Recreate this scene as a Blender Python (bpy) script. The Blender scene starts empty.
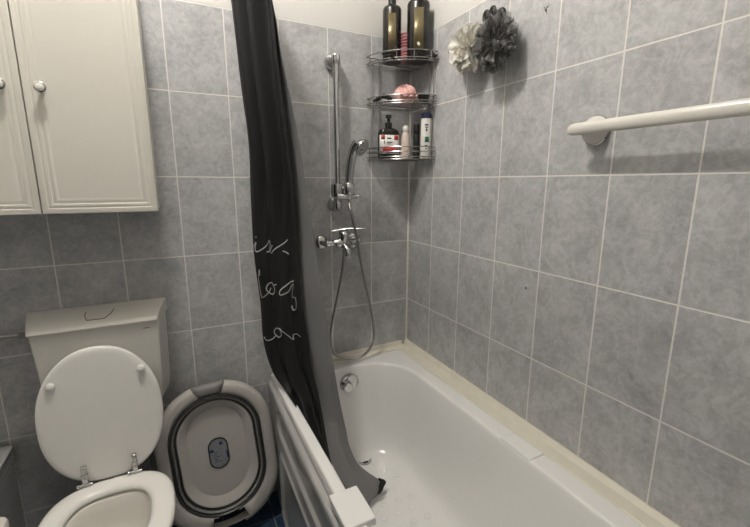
import bpy, bmesh, math, random
from mathutils import Vector, Matrix, Quaternion
random.seed(7)
PI = math.pi
sc = bpy.context.scene
COL = sc.collection

# ------------------------------------------------------------------ helpers
class MB:
    """collects vertices and faces, then links ONE mesh object"""
    def __init__(s): s.v = []; s.f = []
    def add(s, V, F, M=None):
        o = len(s.v)
        for p in V:
            p = Vector(p)
            s.v.append(M @ p if M is not None else p)
        for f in F: s.f.append([i + o for i in f])
        return s
    def build(s, name, mat, parent=None, origin=None, angle=40, smooth=True, bevel=0, segs=2, sub=0, solid=0, recalc=True, M=None):
        me = bpy.data.meshes.new(name)
        L = Vector((0, 0, 0))
        if parent is not None: L = Vector(parent['_o'])
        elif origin is not None: L = Vector(origin)
        vs = [(M @ v if M is not None else v) - L for v in s.v]
        me.from_pydata([tuple(v) for v in vs], [], s.f)
        if recalc:
            bm = bmesh.new(); bm.from_mesh(me)
            bmesh.ops.remove_doubles(bm, verts=bm.verts, dist=1e-6)
            bmesh.ops.recalc_face_normals(bm, faces=bm.faces)
            bm.to_mesh(me); bm.free()
        me.update()
        if smooth:
            me.polygons.foreach_set('use_smooth', [True] * len(me.polygons))
            me.set_sharp_from_angle(angle=math.radians(angle))
        o = bpy.data.objects.new(name, me)
        COL.objects.link(o)
        if mat: me.materials.append(mat)
        if parent is not None:
            o.parent = parent
            o['_o'] = list(L)
        else:
            o.location = L; o['_o'] = list(L)
        if bevel:
            m = o.modifiers.new('bevel', 'BEVEL'); m.width = bevel; m.segments = segs; m.limit_method = 'ANGLE'
        if sub:
            m = o.modifiers.new('sub', 'SUBSURF'); m.levels = sub; m.render_levels = sub
        if solid:
            m = o.modifiers.new('solid', 'SOLIDIFY'); m.thickness = solid; m.offset = 0
        return o

def thing(name, label, cat, loc, group=None):
    o = bpy.data.objects.new(name, None); COL.objects.link(o)
    o.location = loc; o['_o'] = list(loc); o.empty_display_size = .05
    return tag(o, label, cat, group)
def tag(o, label, cat, group=None, kind=None):
    o['label'] = label; o['category'] = cat
    if group: o['group'] = group
    if kind: o['kind'] = kind
    return o
def lab(o, s): o['label'] = s; return o
def struct(o): o['kind'] = 'structure'; return o

def box(mb, x0, x1, y0, y1, z0, z1, M=None):
    V = [(x, y, z) for z in (z0, z1) for y in (y0, y1) for x in (x0, x1)]
    return mb.add(V, [(0, 2, 3, 1), (4, 5, 7, 6), (0, 1, 5, 4), (2, 6, 7, 3), (0, 4, 6, 2), (1, 3, 7, 5)], M)
def loft(mb, rings, cap0=True, cap1=True, closed=True, M=None):
    n = len(rings[0]); V = [p for r in rings for p in r]; F = []
    for i in range(len(rings) - 1):
        for j in range(n if closed else n - 1):
            k = (j + 1) % n
            F.append((i * n + j, i * n + k, (i + 1) * n + k, (i + 1) * n + j))
    if cap0: F.append(tuple(range(n))[::-1])
    if cap1: F.append(tuple(range((len(rings) - 1) * n, len(rings) * n)))
    return mb.add(V, F, M)
def spline(P, per=8, closed=False):
    P = [Vector(p) for p in P]; n = len(P); out = []
    rng = range(n if closed else n - 1)
    for i in rng:
        if closed: a, b, c, d = P[(i - 1) % n], P[i], P[(i + 1) % n], P[(i + 2) % n]
        else: a, b, c, d = P[max(i - 1, 0)], P[i], P[i + 1], P[min(i + 2, n - 1)]
        for k in range(per):
            t = k / per
            out.append(.5 * ((2 * b) + (c - a) * t + (2 * a - 5 * b + 4 * c - d) * t * t + (3 * b - a - 3 * c + d) * t ** 3))
    if not closed: out.append(P[-1])
    return out
def tube(mb, P, r, seg=10, closed=False, cap=True, flat=1.0, M=None):
    P = [Vector(p) for p in P]; n = len(P)
    R = r if isinstance(r, (list, tuple)) else [r] * n
    T = []
    for i in range(n):
        if closed: t = P[(i + 1) % n] - P[(i - 1) % n]
        else: t = P[min(i + 1, n - 1)] - P[max(i - 1, 0)]
        T.append(t.normalized())
    up = Vector((0, 0, 1)) if abs(T[0].z) < .9 else Vector((1, 0, 0))
    N = (up - T[0] * up.dot(T[0])).normalized(); rings = []
    for i in range(n):
        if i:
            q = T[i - 1].rotation_difference(T[i]); N = q @ N
            N = (N - T[i] * N.dot(T[i])).normalized()
        Bn = T[i].cross(N)
        rings.append([P[i] + (N * math.cos(2 * PI * k / seg) + Bn * flat * math.sin(2 * PI * k / seg)) * R[i] for k in range(seg)])
    if closed: rings.append(rings[0])
    return loft(mb, rings, cap and not closed, cap and not closed, M=M)
def lathe(mb, prof, o=(0, 0, 0), d=(0, 0, 1), seg=32, sx=1, sy=1):
    q = Vector((0, 0, 1)).rotation_difference(Vector(d).normalized()); o = Vector(o)
    rings = [[o + q @ Vector((max(r, 1e-5) * math.cos(2 * PI * k / seg) * sx, max(r, 1e-5) * math.sin(2 * PI * k / seg) * sy, h)) for k in range(seg)] for r, h in prof]
    return loft(mb, rings)
def rr(cx, cy, hx, hy, r, z=0, nc=12, ns=8):
    """rounded rectangle ring, constant vertex count"""
    r = min(r, hx - 1e-4, hy - 1e-4); out = []
    C = [(cx + hx - r, cy + hy - r, 0), (cx - hx + r, cy + hy - r, PI / 2), (cx - hx + r, cy - hy + r, PI), (cx + hx - r, cy - hy + r, 1.5 * PI)]
    for i, (x, y, a) in enumerate(C):
        for k in range(nc + 1):
            t = a + PI / 2 * k / nc; out.append((x + r * math.cos(t), y + r * math.sin(t), z))
        x2, y2, a2 = C[(i + 1) % 4]; e = a + PI / 2
        p = Vector((x + r * math.cos(e), y + r * math.sin(e), z)); q = Vector((x2 + r * math.cos(e), y2 + r * math.sin(e), z))
        for k in range(1, ns): out.append(tuple(p.lerp(q, k / ns)))
    return out

# ------------------------------------------------------------------ materials
class NT:
    def __init__(s, name):
        s.m = bpy.data.materials.new(name); s.m.use_nodes = True
        s.t = s.m.node_tree; s.b = s.t.nodes['Principled BSDF']
    def n(s, ty, **kw):
        x = s.t.nodes.new(ty)
        for k, v in kw.items():
            if isinstance(k, str) and hasattr(x, k): setattr(x, k, v)
        return x
    def l(s, a, b): s.t.links.new(a, b)
    def math(s, op, a, b=None, c=None):
        x = s.n('ShaderNodeMath', operation=op)
        for i, q in enumerate((a, b, c)):
            if q is None: continue
            if isinstance(q, (int, float)): x.inputs[i].default_value = q
            else: s.l(q, x.inputs[i])
        return x.outputs[0]
    def mix(s, f, a, b):
        x = s.n('ShaderNodeMix', data_type='RGBA')
        for i, q in ((0, f), (6, a), (7, b)):
            if isinstance(q, (int, float)): x.inputs[i].default_value = q
            elif isinstance(q, tuple): x.inputs[i].default_value = (*q, 1)
            else: s.l(q, x.inputs[i])
        return x.outputs[2]
def mat(name, c, rough=.4, metal=0, noise=0, nscale=30, bump=0, bscale=60, coat=0, spec=.5, alpha=1, trans=0, sheen=0):
    k = NT(name); b = k.b
    b.inputs['Base Color'].default_value = (*c, 1); b.inputs['Roughness'].default_value = rough
    b.inputs['Metallic'].default_value = metal; b.inputs['Coat Weight'].default_value = coat
    b.inputs['Specular IOR Level'].default_value = spec; b.inputs['Alpha'].default_value = alpha
    b.inputs['Transmission Weight'].default_value = trans; b.inputs['Sheen Weight'].default_value = sheen
    g = k.n('ShaderNodeNewGeometry')
    nz = k.n('ShaderNodeTexNoise'); nz.inputs['Scale'].default_value = nscale; nz.inputs['Detail'].default_value = 3
    k.l(g.outputs['Position'], nz.inputs['Vector'])
    a = max(noise, .02)
    k.l(k.mix(nz.outputs[0], tuple(x * (1 - a) for x in c), tuple(min(1, x * (1 + a)) for x in c)), b.inputs['Base Color'])
    if bump:
        n2 = k.n('ShaderNodeTexNoise'); n2.inputs['Scale'].default_value = bscale; k.l(g.outputs['Position'], n2.inputs['Vector'])
        bp = k.n('ShaderNodeBump'); bp.inputs['Strength'].default_value = bump; bp.inputs['Distance'].default_value = .002
        k.l(n2.outputs[0], bp.inputs['Height']); k.l(bp.outputs[0], b.inputs['Normal'])
    return k.m

def tile_mat(name, ax_u, su, off, ctile=((.29, .293, .300), (.56, .562, .568)), tu=.2, tv=.2983, ax_v=2, offv=1.45, paint=True, grout=(.74, .72, .68), hw=.0021, rough=.32, ns=9):
    k = NT(name)
    g = k.n('ShaderNodeNewGeometry'); sp = k.n('ShaderNodeSeparateXYZ'); k.l(g.outputs['Position'], sp.inputs[0])
    u = k.math('DIVIDE', k.math('ADD', k.math('MULTIPLY', sp.outputs[ax_u], su), off), tu)
    v = k.math('DIVIDE', k.math('SUBTRACT', sp.outputs[ax_v], offv), tv)
    def dist(c, t): return k.math('MULTIPLY', k.math('SUBTRACT', .5, k.math('ABSOLUTE', k.math('SUBTRACT', k.math('FRACT', c), .5))), t)
    d = k.math('MINIMUM', dist(u, tu), dist(v, tv))
    # waver the joint a touch
    nw = k.n('ShaderNodeTexNoise'); nw.inputs['Scale'].default_value = 60; k.l(g.outputs['Position'], nw.inputs['Vector'])
    d2 = k.math('ADD', d, k.math('MULTIPLY', k.math('SUBTRACT', nw.outputs[0], .5), .0012))
    mr = k.n('ShaderNodeMapRange'); k.l(d2, mr.inputs[0]); mr.inputs[1].default_value = hw - .0005; mr.inputs[2].default_value = hw + .0005
    mr.inputs[3].default_value = 1; mr.inputs[4].default_value = 0
    gm = mr.outputs[0]
    cb = k.n('ShaderNodeCombineXYZ'); k.l(k.math('FLOOR', u), cb.inputs[0]); k.l(k.math('FLOOR', v), cb.inputs[1])
    wn = k.n('ShaderNodeTexWhiteNoise'); k.l(cb.outputs[0], wn.inputs['Vector'])
    off3 = k.n('ShaderNodeVectorMath', operation='MULTIPLY_ADD'); k.l(wn.outputs['Color'], off3.inputs[0]); off3.inputs[1].default_value = (9, 9, 9); k.l(g.outputs['Position'], off3.inputs[2])
    n1 = k.n('ShaderNodeTexNoise'); n1.inputs['Scale'].default_value = ns; n1.inputs['Detail'].default_value = 6; n1.inputs['Roughness'].default_value = .68; n1.inputs['Distortion'].default_value = .5
    k.l(off3.outputs[0], n1.inputs['Vector'])
    n2 = k.n('ShaderNodeTexNoise'); n2.inputs['Scale'].default_value = ns * 1.6; n2.inputs['Detail'].default_value = 12; n2.inputs['Roughness'].default_value = .7; n2.inputs['Distortion'].default_value = .7
    k.l(off3.outputs[0], n2.inputs['Vector'])
    # pale scratch-like veins
    ve = k.math('SUBTRACT', 1, k.math('MULTIPLY', k.math('ABSOLUTE', k.math('SUBTRACT', n2.outputs[0], .5)), 17)); ve = k.math('MAXIMUM', ve, 0)
    f = k.math('ADD', k.math('MULTIPLY', k.math('SUBTRACT', n1.outputs[0], .5), 1.4), .42)
    f = k.math('ADD', f, k.math('MULTIPLY', ve, .26))
    n3 = k.n('ShaderNodeTexNoise'); n3.inputs['Scale'].default_value = ns * 7; n3.inputs['Detail'].default_value = 6; n3.inputs['Roughness'].default_value = .8
    k.l(off3.outputs[0], n3.inputs['Vector'])
    f = k.math('ADD', f, k.math('MULTIPLY', k.math('SUBTRACT', n3.outputs[0], .5), 1.25))
    f = k.math('ADD', f, k.math('MULTIPLY', k.math('SUBTRACT', wn.outputs[0], .5), .10))
    cl = k.n('ShaderNodeClamp'); k.l(f, cl.inputs[0])
    c = k.mix(cl.outputs[0], ctile[0], ctile[1])
    c = k.mix(gm, c, grout)
    ro = k.math('ADD', rough, k.math('MULTIPLY', gm, .45))
    hgt = k.math('SUBTRACT', k.math('MULTIPLY', n2.outputs[0], .06), gm)
    if paint:
        mr2 = k.n('ShaderNodeMapRange'); k.l(sp.outputs[2], mr2.inputs[0]); mr2.inputs[1].default_value = 2.048; mr2.inputs[2].default_value = 2.050
        pm = mr2.outputs[0]
        c = k.mix(pm, c, (.62, .605, .58)); ro = k.math('ADD', ro, k.math('MULTIPLY', pm, .5)); hgt = k.math('MULTIPLY', hgt, k.math('SUBTRACT', 1, pm))
    k.l(c, k.b.inputs['Base Color']); k.l(ro, k.b.inputs['Roughness'])
    bp = k.n('ShaderNodeBump'); bp.inputs['Distance'].default_value = .0015; bp.inputs['Strength'].default_value = .6
    k.l(hgt, bp.inputs['Height']); k.l(bp.outputs[0], k.b.inputs['Normal'])
    return k.m

M = {}
M['tile_b'] = tile_mat('tiles back', 0, -1, -.2013)
M['tile_r'] = tile_mat('tiles right', 1, -1, -.198)
M['tile_l'] = tile_mat('tiles left', 1, -1, -.198)
M['floor'] = tile_mat('floor tiles', 0, -1, -.75, ctile=((.012, .026, .052), (.045, .08, .13)), tv=.2, ax_v=1, offv=-.151, paint=False, grout=(.16, .17, .18), hw=.0016, rough=.25, ns=16)
M['paint'] = mat('ceiling paint', (.66, .65, .62), .85)
M['acrylic'] = mat('white acrylic', (.80, .795, .78), .16, coat=.2)
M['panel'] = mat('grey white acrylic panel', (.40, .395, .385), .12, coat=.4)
M['ceramic'] = mat('ceramic', (.80, .77, .71), .10, coat=.3)
M['seat'] = mat('seat lacquer', (.88, .865, .83), .22)
M['cistern'] = mat('cistern plastic', (.72, .70, .645), .30)
M['cab'] = mat('cream lacquer', (.70, .675, .61), .32)
M['caulk'] = mat('cream trim', (.67, .64, .54), .5, noise=.08, nscale=18)
M['sil'] = mat('corner silicone', (.70, .67, .58), .5, noise=.06)
M['chrome'] = mat('chrome', (.56, .56, .56), .09, metal=1)
M['hose'] = mat('hose metal', (.36, .35, .34), .28, metal=1)
M['wire'] = mat('wire chrome', (.42, .41, .40), .22, metal=1)
M['rail'] = mat('rail enamel', (.68, .66, .61), .25)
M['blackcloth'] = mat('black fabric', (.0065, .0065, .0075), .62, noise=.2, nscale=80, spec=.35)
M['greycloth'] = mat('grey fabric', (.165, .165, .168), .8, noise=.08, nscale=120)
M['thread'] = mat('white lettering', (.42, .42, .42), .7)
M['bplastic'] = mat('black plastic', (.012, .012, .012), .3)
M['bottle'] = mat('dark bottle', (.010, .009, .008), .25)
M['gold'] = mat('gold label', (.20, .165, .09), .35, metal=.6)
M['dark_dot'] = mat('emblem', (.01, .01, .01), .5)
M['pale'] = mat('pale emblem', (.75, .70, .52), .4)
M['pink'] = mat('pink plastic', (.78, .45, .42), .45)
M['pinkdk'] = mat('dusty pink', (.42, .17, .19), .5)
M['peach'] = mat('pale peach bottle', (.62, .52, .46), .35)
M['white'] = mat('white plastic', (.78, .76, .72), .35)
M['red'] = mat('red label', (.45, .045, .045), .45)
M['green'] = mat('green mark', (.02, .13, .07), .5)
M['navy'] = mat('navy plastic', (.02, .025, .07), .3)
M['bas'] = mat('taupe plastic', (.44, .42, .395), .42, noise=.03)
M['basl'] = mat('light taupe plastic', (.47, .45, .42), .45, noise=.03)
M['basd'] = mat('dark grey rubber', (.032, .033, .036), .4)
M['basm'] = mat('mid grey rubber', (.19, .185, .18), .5)
M['stick'] = mat('sticker', (.24, .25, .265), .3, noise=.55, nscale=140)
M['blue'] = mat('blue ink', (.015, .03, .12), .4)
M['wicker'] = mat('grey ribbed plastic', (.27, .27, .27), .55, noise=.1)
M['water'] = mat('water', (.55, .58, .55), .02, spec=.5)
M['dark'] = mat('dark hole', (.012, .012, .012), .6)
def pouf_mat(name, c, a):
    m = mat(name, c, .6, noise=.25, nscale=50, alpha=a)
    return m
M['pouf_w'] = pouf_mat('white mesh', (.80, .77, .70), .62)
M['pouf_g'] = pouf_mat('charcoal mesh', (.17, .166, .162), .60)

# ------------------------------------------------------------------ room
XL, YF, ZC = -1.95, -2.35, 2.98
def slab(name, *a, m): return struct(box(MB(), *a).build(name, m, smooth=False))
slab('floor', XL, .1, YF, .1, -.1, 0, m=M['floor'])
slab('ceiling', XL - .1, .1, YF - .1, .1, ZC, ZC + .1, m=M['paint'])
slab('wall_back', XL - .1, .1, 0, .1, 0, ZC, m=M['tile_b'])
slab('wall_right', 0, .1, YF, 0, 0, ZC, m=M['tile_r'])
slab('wall_left', XL - .1, XL, YF, 0, 0, ZC, m=M['tile_l'])
slab('wall_front', XL - .1, .1, YF - .1, YF, 0, ZC, m=M['tile_b'])
# corner silicone joint
b = MB(); pts = [(-.0045, 0), (0, 0), (0, -.0045)]
loft(b, [[(-.0065, .001, z), (-.005, -.005, z), (.001, -.0065, z), (.002, .002, z)] for z in (.6, 2.048)])
struct(b.build('trim_1', M['sil']))
# cream L-shaped trim where the tub meets the tiles
b = MB()
def ltrim(P):  # P: list of (wall point fn)
    rings = []
    for (o, n, hz, wd) in P:
        o = Vector(o); n = Vector(n); z = Vector((0, 0, 1))
        rings.append([o + n * a * wd + z * c for a, c in ((-.02, -.002), (-.02, hz), (.10, hz), (.16, hz * .85), (.24, .011), (.34, .0075), (.95, .005), (1, .002), (1, -.002))])
    return rings
R = ltrim([((0, .0, .6), (-1, 0, 0), .036, .066), ((0, -.76, .6), (-1, 0, 0), .024, .062), ((0, -1.27, .6), (-1, 0, 0), .016, .062), ((0, -1.6, .6), (-1, 0, 0), .014, .06)])
loft(b, R); struct(b.build('trim_2', M['caulk'], angle=25))
b = MB(); R = ltrim([((-.692, 0, .6), (0, -1, 0), .024, .034), ((-.03, 0, .6), (0, -1, 0), .032, .036)])
loft(b, R); struct(b.build('trim_3', M['caulk'], angle=25))
# two small drilled holes with wall plugs in the right wall
for i, (y, z, r, lb) in enumerate([(-.745, 1.925, .0035, 'dark drilled hole with chipped edge in upper grey tile near the bath pouf'), (-.752, 1.086, .0035, 'small dark drilled hole low on the right tiled wall')]):
    b = MB(); lathe(b, [(r, 0), (r, .0006), (r * .7, .0009)], (0, y, z), (-1, 0, 0), 14)
    if i == 0: tube(b, [(-.0006, y - .002, z + .004), (-.0006, y - .009, z + .008)], .0012, 6); tube(b, [(-.0006, y + .003, z + .005), (-.0006, y + .007, z + .009)], .001, 6); tube(b, [(-.0006, y - .003, z - .003), (-.0006, y - .004, z - .01)], .001, 6)
    tag(b.build('screw_hole', M['dark'], origin=(0, y, z)), lb, 'hole')

# ------------------------------------------------------------------ bathtub
tub = thing('bathtub', 'white built-in acrylic bathtub with rounded end, along the right wall', 'bathtub', (-.37, -.8, 0))
cx, cyy, hx, hy = -.3965, -.7975, .2755, .7025
Z = .6
secs = [(0, 0, .2, Z), (.0025, .0025, .2, Z - .0008), (.005, .005, .2, Z - .004), (.008, .008, .2, Z - .014), (.020, .022, .2, .50), (.032, .036, .19, .40), (.046, .055, .18, .31), (.058, .075, .17, .255), (.072, .095, .16, .225), (.092, .12, .14, .207), (.115, .15, .12, .202), (.14, .18, .1, .200)]
rings = [rr((-.703 - .004) / 2, -.8, .349, .797, .012, .55), rr((-.703 - .004) / 2, -.8, .350, .798, .012, Z - .006), rr((-.703 - .004) / 2, -.8, .3475, .7955, .010, Z - .001), rr((-.703 - .004) / 2, -.8, .344, .792, .01, Z)]
rings.append([(Vector(a).lerp(Vector(c), .9)) for a, c in zip(rings[-1], rr(cx, cyy, hx, hy, .2, Z))])
for dx, dy, r, z in secs:
    # the sloping back rest is at the near end
    s = (Z - z) / .4
    rings.append(rr(cx, cyy + .09 * s * s - .0 * s, hx - dx, hy - dy - .09 * s * s, r, z))
b = MB(); loft(b, rings, cap0=False, cap1=True)
# moulded anti-slip dimples in the tub floor
for i in range(-2, 3):
    for j in range(0, 16):
        x = cx + .0 + i * .062 + (.031 if j % 2 else 0); y = -.27 - j * .058
        if abs(x - cx) > .13 or y < -1.15: continue
        lathe(b, [(.0145, 0), (.0125, .0022), (.0105, .0028), (.0085, .0012), (.004, .0006), (.001, .0006)], (x, y, .1995), (0, 0, 1), 16)
b.build('basin', M['acrylic'], tub, angle=50)
# raised grip pads on either rim
for x0, x1, x2 in ((-.722, -.640, 1), (-.125, -.062, -1)):
    b = MB()
    y0, y1 = (-.793, -.915) if x2 == 1 else (-.808, -.930)
    h = .0095 if x2 == 1 else .004
    box(b, x0, x1, y1, y0, Z - .012, Z + h)
    b.build('grip_pad', M['acrylic'], tub, bevel=.003)
# overflow
ov = MB(); d = Vector((0, -1, -.12)).normalized(); o = Vector((-.372, -.112, .527))
lathe(ov, [(.044, -.012), (.047, .001), (.045, .006), (.038, .009), (.030, .006), (.022, .006)], o, d, 36); ofl = ov.build('overflow_ring', M['chrome'], tub)
k = MB(); lathe(k, [(.022, .004), (.022, .020), (.020, .023), (.008, .024), (.001, .024)], o + Vector((-.010, 0, -.010)), d, 32)
kn = k.build('overflow_knob', M['chrome'], ofl)
# drain
dr = MB(); lathe(dr, [(.031, .2), (.031, .203), (.028, .2045), (.021, .203), (.019, .2008)], (-.353, -.236, 0), (0, 0, 1), 32); drn = dr.build('drain_ring', M['chrome'], tub)
dh = MB(); lathe(dh, [(.0185, .2015), (.0185, .2025), (.001, .2025)], (-.353, -.236, 0), (0, 0, 1), 24); dh.build('drain_hole', M['dark'], drn)

# front panel with moulded recess
def sdrr(y, z, cy, cz, hy, hz, r):
    a = abs(y - cy) - hy + r; c = abs(z - cz) - hz + r
    return math.hypot(max(a, 0), max(c, 0)) + min(max(a, c), 0) - r
def sstep(t): t = max(0, min(1, t)); return t * t * (3 - 2 * t)
def pf(y, z):
    x = -.714 - .012 * math.sin(max(0, min(1, -y / 1.6)) * PI)
    d1 = sdrr(y, z, -.80, .475, .63, .055, .05)
    x += .010 * sstep(-d1 / .014)
    d2 = sdrr(y, z, -.80, .19, .60, .165, .05)
    x -= .006 * math.exp(-(d2 / .006) ** 2)
    x += .006 * sstep(-d2 / .02)
    if z < .05: x += .012 * (1 - z / .05) ** 2
    if z > .555: x += .010 * ((z - .555) / .012) ** 2
    return x
ny, nz = 200, 110; b = MB(); V = []; F = []
for i in range(ny + 1):
    for j in range(nz + 1):
        y = -.004 - 1.59 * i / ny; z = .567 * j / nz
        V.append((pf(y, z), y, z))
for i in range(ny):
    for j in range(nz):
        a = i * (nz + 1) + j; F.append((a, a + 1, a + nz + 2, a + nz + 1))
b.add(V, F)
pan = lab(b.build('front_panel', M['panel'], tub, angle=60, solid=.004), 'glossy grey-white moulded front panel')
# panel top flange: a lip inside the edge, then the dark slot, then the tub rim
b = MB(); rings = []
for i in range(41):
    y = -.004 - 1.59 * i / 40; x = pf(y, .567)
    rings.append([(x - .001, y, .560), (x, y, .568), (x + .005, y, .5695), (x + .008, y, .583), (x + .0105, y, .584), (x + .0115, y, .56)])
loft(b, rings); b.build('top_flange', M['panel'], pan, angle=35)

# ------------------------------------------------------------------ shower curtain
Lc = [(-0.786, -0.06, 2.208), (-0.779, -0.06, 2.055), (-0.77, -0.06, 1.895), (-0.758, -0.06, 1.727), (-0.748, -0.06, 1.55), (-0.752, -0.06, 1.363), (-0.754, -0.07, 1.168), (-0.744, -0.08, 0.964), (-0.742, -0.1, 0.8), (-0.721, -0.13, 0.676), (-0.689, -0.188, 0.614), (-0.681, -0.31, 0.608), (-0.655, -0.37, 0.54), (-0.60, -0.40, 0.40), (-0.5, -0.42, 0.25)]
Bc = [(-0.723, -0.25, 2.218), (-0.682, -0.25, 2.005), (-0.673, -0.25, 1.858), (-0.66, -0.25, 1.703), (-0.642, -0.25, 1.54), (-0.631, -0.25, 1.368), (-0.627, -0.25, 1.186), (-0.628, -0.28, 1.002), (-0.616, -0.3, 0.85), (-0.61, -0.32, 0.736), (-0.589, -0.34, 0.617), (-0.579, -0.36, 0.498), (-0.575, -0.43, 0.38), (-0.535, -0.50, 0.28), (-0.47, -0.56, 0.218)]
Gc = [(-0.727, -0.28, 2.202), (-0.683, -0.28, 1.994), (-0.664, -0.28, 1.851), (-0.637, -0.28, 1.7), (-0.612, -0.28, 1.54), (-0.593, -0.28, 1.368), (-0.568, -0.28, 1.186), (-0.551, -0.3, 0.997), (-0.536, -0.32, 0.843), (-0.528, -0.34, 0.727), (-0.513, -0.35, 0.602), (-0.492, -0.36, 0.472), (-0.480, -0.37, 0.395), (-0.446, -0.39, 0.316), (-0.362, -0.43, 0.238)]
Ls, Bs, Gs = (spline(c, 10) for c in (Lc, Bc, Gc))
NR = len(Ls)
def at(S, t):
    t = max(0, min(1, t)) * (NR - 1); i = min(int(t), NR - 2); return S[i].lerp(S[i + 1], t - i)
def cur(u, t, off=0):
    a, c = at(Ls, t), at(Bs, t)
    p = a.lerp(c, u)
    n = Vector((-(c - a).y, (c - a).x, 0)).normalized()
    if n.y > 0: n = -n
    amp = .032 * math.sin(PI * min(1, max(0, u))) ** .7 * (1 - .25 * t)
    if t > .62: amp *= max(.25, 1 - (t - .62) * 2.6)
    if .34 < t < .66: amp *= 1 - .68 * math.sin(PI * (t - .34) / .32) ** .6
    ph = .8 * t
    w = amp * (math.sin(2 * PI * (2.2 * u + ph * .35)) + .20 * math.sin(2 * PI * (4.7 * u + ph) + 1.3))
    w += .0015 * math.sin(40 * t + 7 * u) * math.sin(23 * u + 9 * t)
    return p + n * (w + off)
curtain = thing('shower_curtain', 'black shower curtain with white script lettering and grey lining, gathered beside the bathtub', 'shower curtain', (-.7, -.2, .6))
nu = 90; b = MB()
loft(b, [[cur(j / nu, i / (NR - 1)) for j in range(nu + 1)] for i in range(NR)], False, False, closed=False)
b.build('black_fabric', M['blackcloth'], curtain, angle=180, solid=.0012)
def lin(u, t):
    a, c = at(Bs, t), at(Gs, t)
    a = a.lerp(at(Ls, t), .22)
    a = a + Vector((0, .055, 0)) * (1 - min(1, t * 1.6)) + Vector((.012, .02, 0))
    p = a.lerp(c, u); w = .007 * math.sin(PI * u) * math.sin(2 * PI * (1.4 * u + .5 * t)) * min(1, 2.5 * t) 
    w += .004 * math.sin(PI * u) * math.sin(16 * t + 5 * u)
    k_ = max(0, 1 - t * 2.4)
    return p + Vector((w + .010 * k_, -w * .6 + .055 * k_, 0))
b = MB(); loft(b, [[lin(j / 40, i / (NR - 1)) for j in range(41)] for i in range(NR)], False, False, closed=False)
lng = b.build('grey_lining', M['greycloth'], curtain, angle=180, solid=.0012)
# dark hem turned up at the lower corner of the lining
b = MB(); hp = [lin(.99, t / 100) + Vector((.002, -.002, .004)) for t in (98, 99, 100)] + [lin(u / 10, 1) + Vector((.004 * (u > 6), -.002, .006)) for u in (9, 8, 7, 6, 5)]
hp = spline([(q.x, q.y, q.z) for q in hp], 4)
tube(b, hp, [.003 + .008 * math.sin(PI * i / (len(hp) - 1)) for i in range(len(hp))], 10)
b.build('hem', M['blackcloth'], lng)
# white script lettering, laid onto the cloth
words = [[[(0.101, 0.4092), (0.113, 0.4104)], [(0.022, 0.4242), (0.094, 0.4173), (0.058, 0.4271), (0.105, 0.4307), (0.215, 0.4263), (0.374, 0.4149), (0.413, 0.4214), (0.34, 0.4295), (0.258, 0.432), (0.378, 0.4303), (0.491, 0.4214)], [(0.763, 0.4141), (0.612, 0.423), (0.438, 0.4328)], [(0.65, 0.4303), (0.772, 0.4352)]], [[(0.10, 0.4637), (0.105, 0.4556), (0.06, 0.4637), (0.05, 0.4812), (0.09, 0.4954), (0.206, 0.4905), (0.274, 0.4824)], [(.307 + .11 * math.cos(k * PI / 6 + 2.5), .483 + .0085 * math.sin(k * PI / 6 + 2.5)) for k in range(13)], [(.40, .4775), (.50, .476)], [(0.865, 0.4718), (0.727, 0.4751), (0.58, 0.484), (0.568, 0.4913), (0.681, 0.4881), (0.846, 0.4759), (0.779, 0.4946), (0.87, 0.497), (0.856, 0.5126), (0.768, 0.5166), (0.74, 0.5095)]], [[(0.04, 0.5644), (0.098, 0.5716), (0.2, 0.5700), (0.29, 0.562)], [(.37 + .12 * math.cos(k * PI / 6 + 3.4), .557 + .0085 * math.sin(k * PI / 6 + 3.4)) for k in range(13)], [(.40, .549), (.466, .5481)], [(0.466, 0.5481), (0.568, 0.5573), (0.662, 0.5716), (0.677, 0.5624), (0.77, 0.5603), (0.86, 0.5644)]]]
for w in words:
    b = MB()
    for st in w:
        P = spline([(u, t, 0) for u, t in st], 8)
        Q = [cur(p.x, p.y, .0018) for p in P]
        tube(b, Q, .0022, 6, flat=.5)
    b.build('script_word', M['thread'], curtain)
# rod and rings above
rod = MB(); tube(rod, [(-.76, 0, 2.26), (-.76, YF, 2.26)], .0125, 16); tag(rod.build('curtain_rod', M['white'], origin=(-.76, -.8, 2.26)), 'white curtain rod above the bathtub, carrying the curtain', 'curtain rod')
for i in range(6):
    t = (i + .5) / 6; p = cur(t, 0); c = Vector((-.76, p.y, 2.245))
    b = MB(); tube(b, [c + Vector((.031 * math.cos(2 * PI * k / 24), 0, .036 * math.sin(2 * PI * k / 24))) for k in range(24)], .0018, 6, closed=True)
    b.build('curtain_ring', M['chrome'], curtain)

# ------------------------------------------------------------------ wall cabinet
cab = thing('wall_cabinet', 'cream two-door wall cabinet with grooved doors, hung above the toilet', 'cabinet', (-1.36, 0, 1.34))
cb0, cb1, cz0, cz1, cyf = -1.655, -1.067, 1.341, 2.12, -.23
box(MB(), cb0, cb1, cyf, -.002, cz0, cz1).build('body', M['cab'], cab, bevel=.0015)
def door(x0, x1):
    b = MB(); R = []
    for ins, dep in [(0, 0), (0, .018), (.001, .0195), (.003, .020), (.014, .020), (.0155, .0190), (.019, .0190), (.0205, .0200), (.0265, .0200), (.028, .0190), (.0315, .0190), (.033, .0195), (.039, .0195), (.0405, .0190), (.044, .0190), (.046, .019)]:
        R.append([(x0 + ins, cyf - dep, cz0 + ins), (x1 - ins, cyf - dep, cz0 + ins), (x1 - ins, cyf - dep, cz1 - ins), (x0 + ins, cyf - dep, cz1 - ins)])
    loft(b, R); return b.build('door', M['cab'], cab, angle=20)
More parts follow.
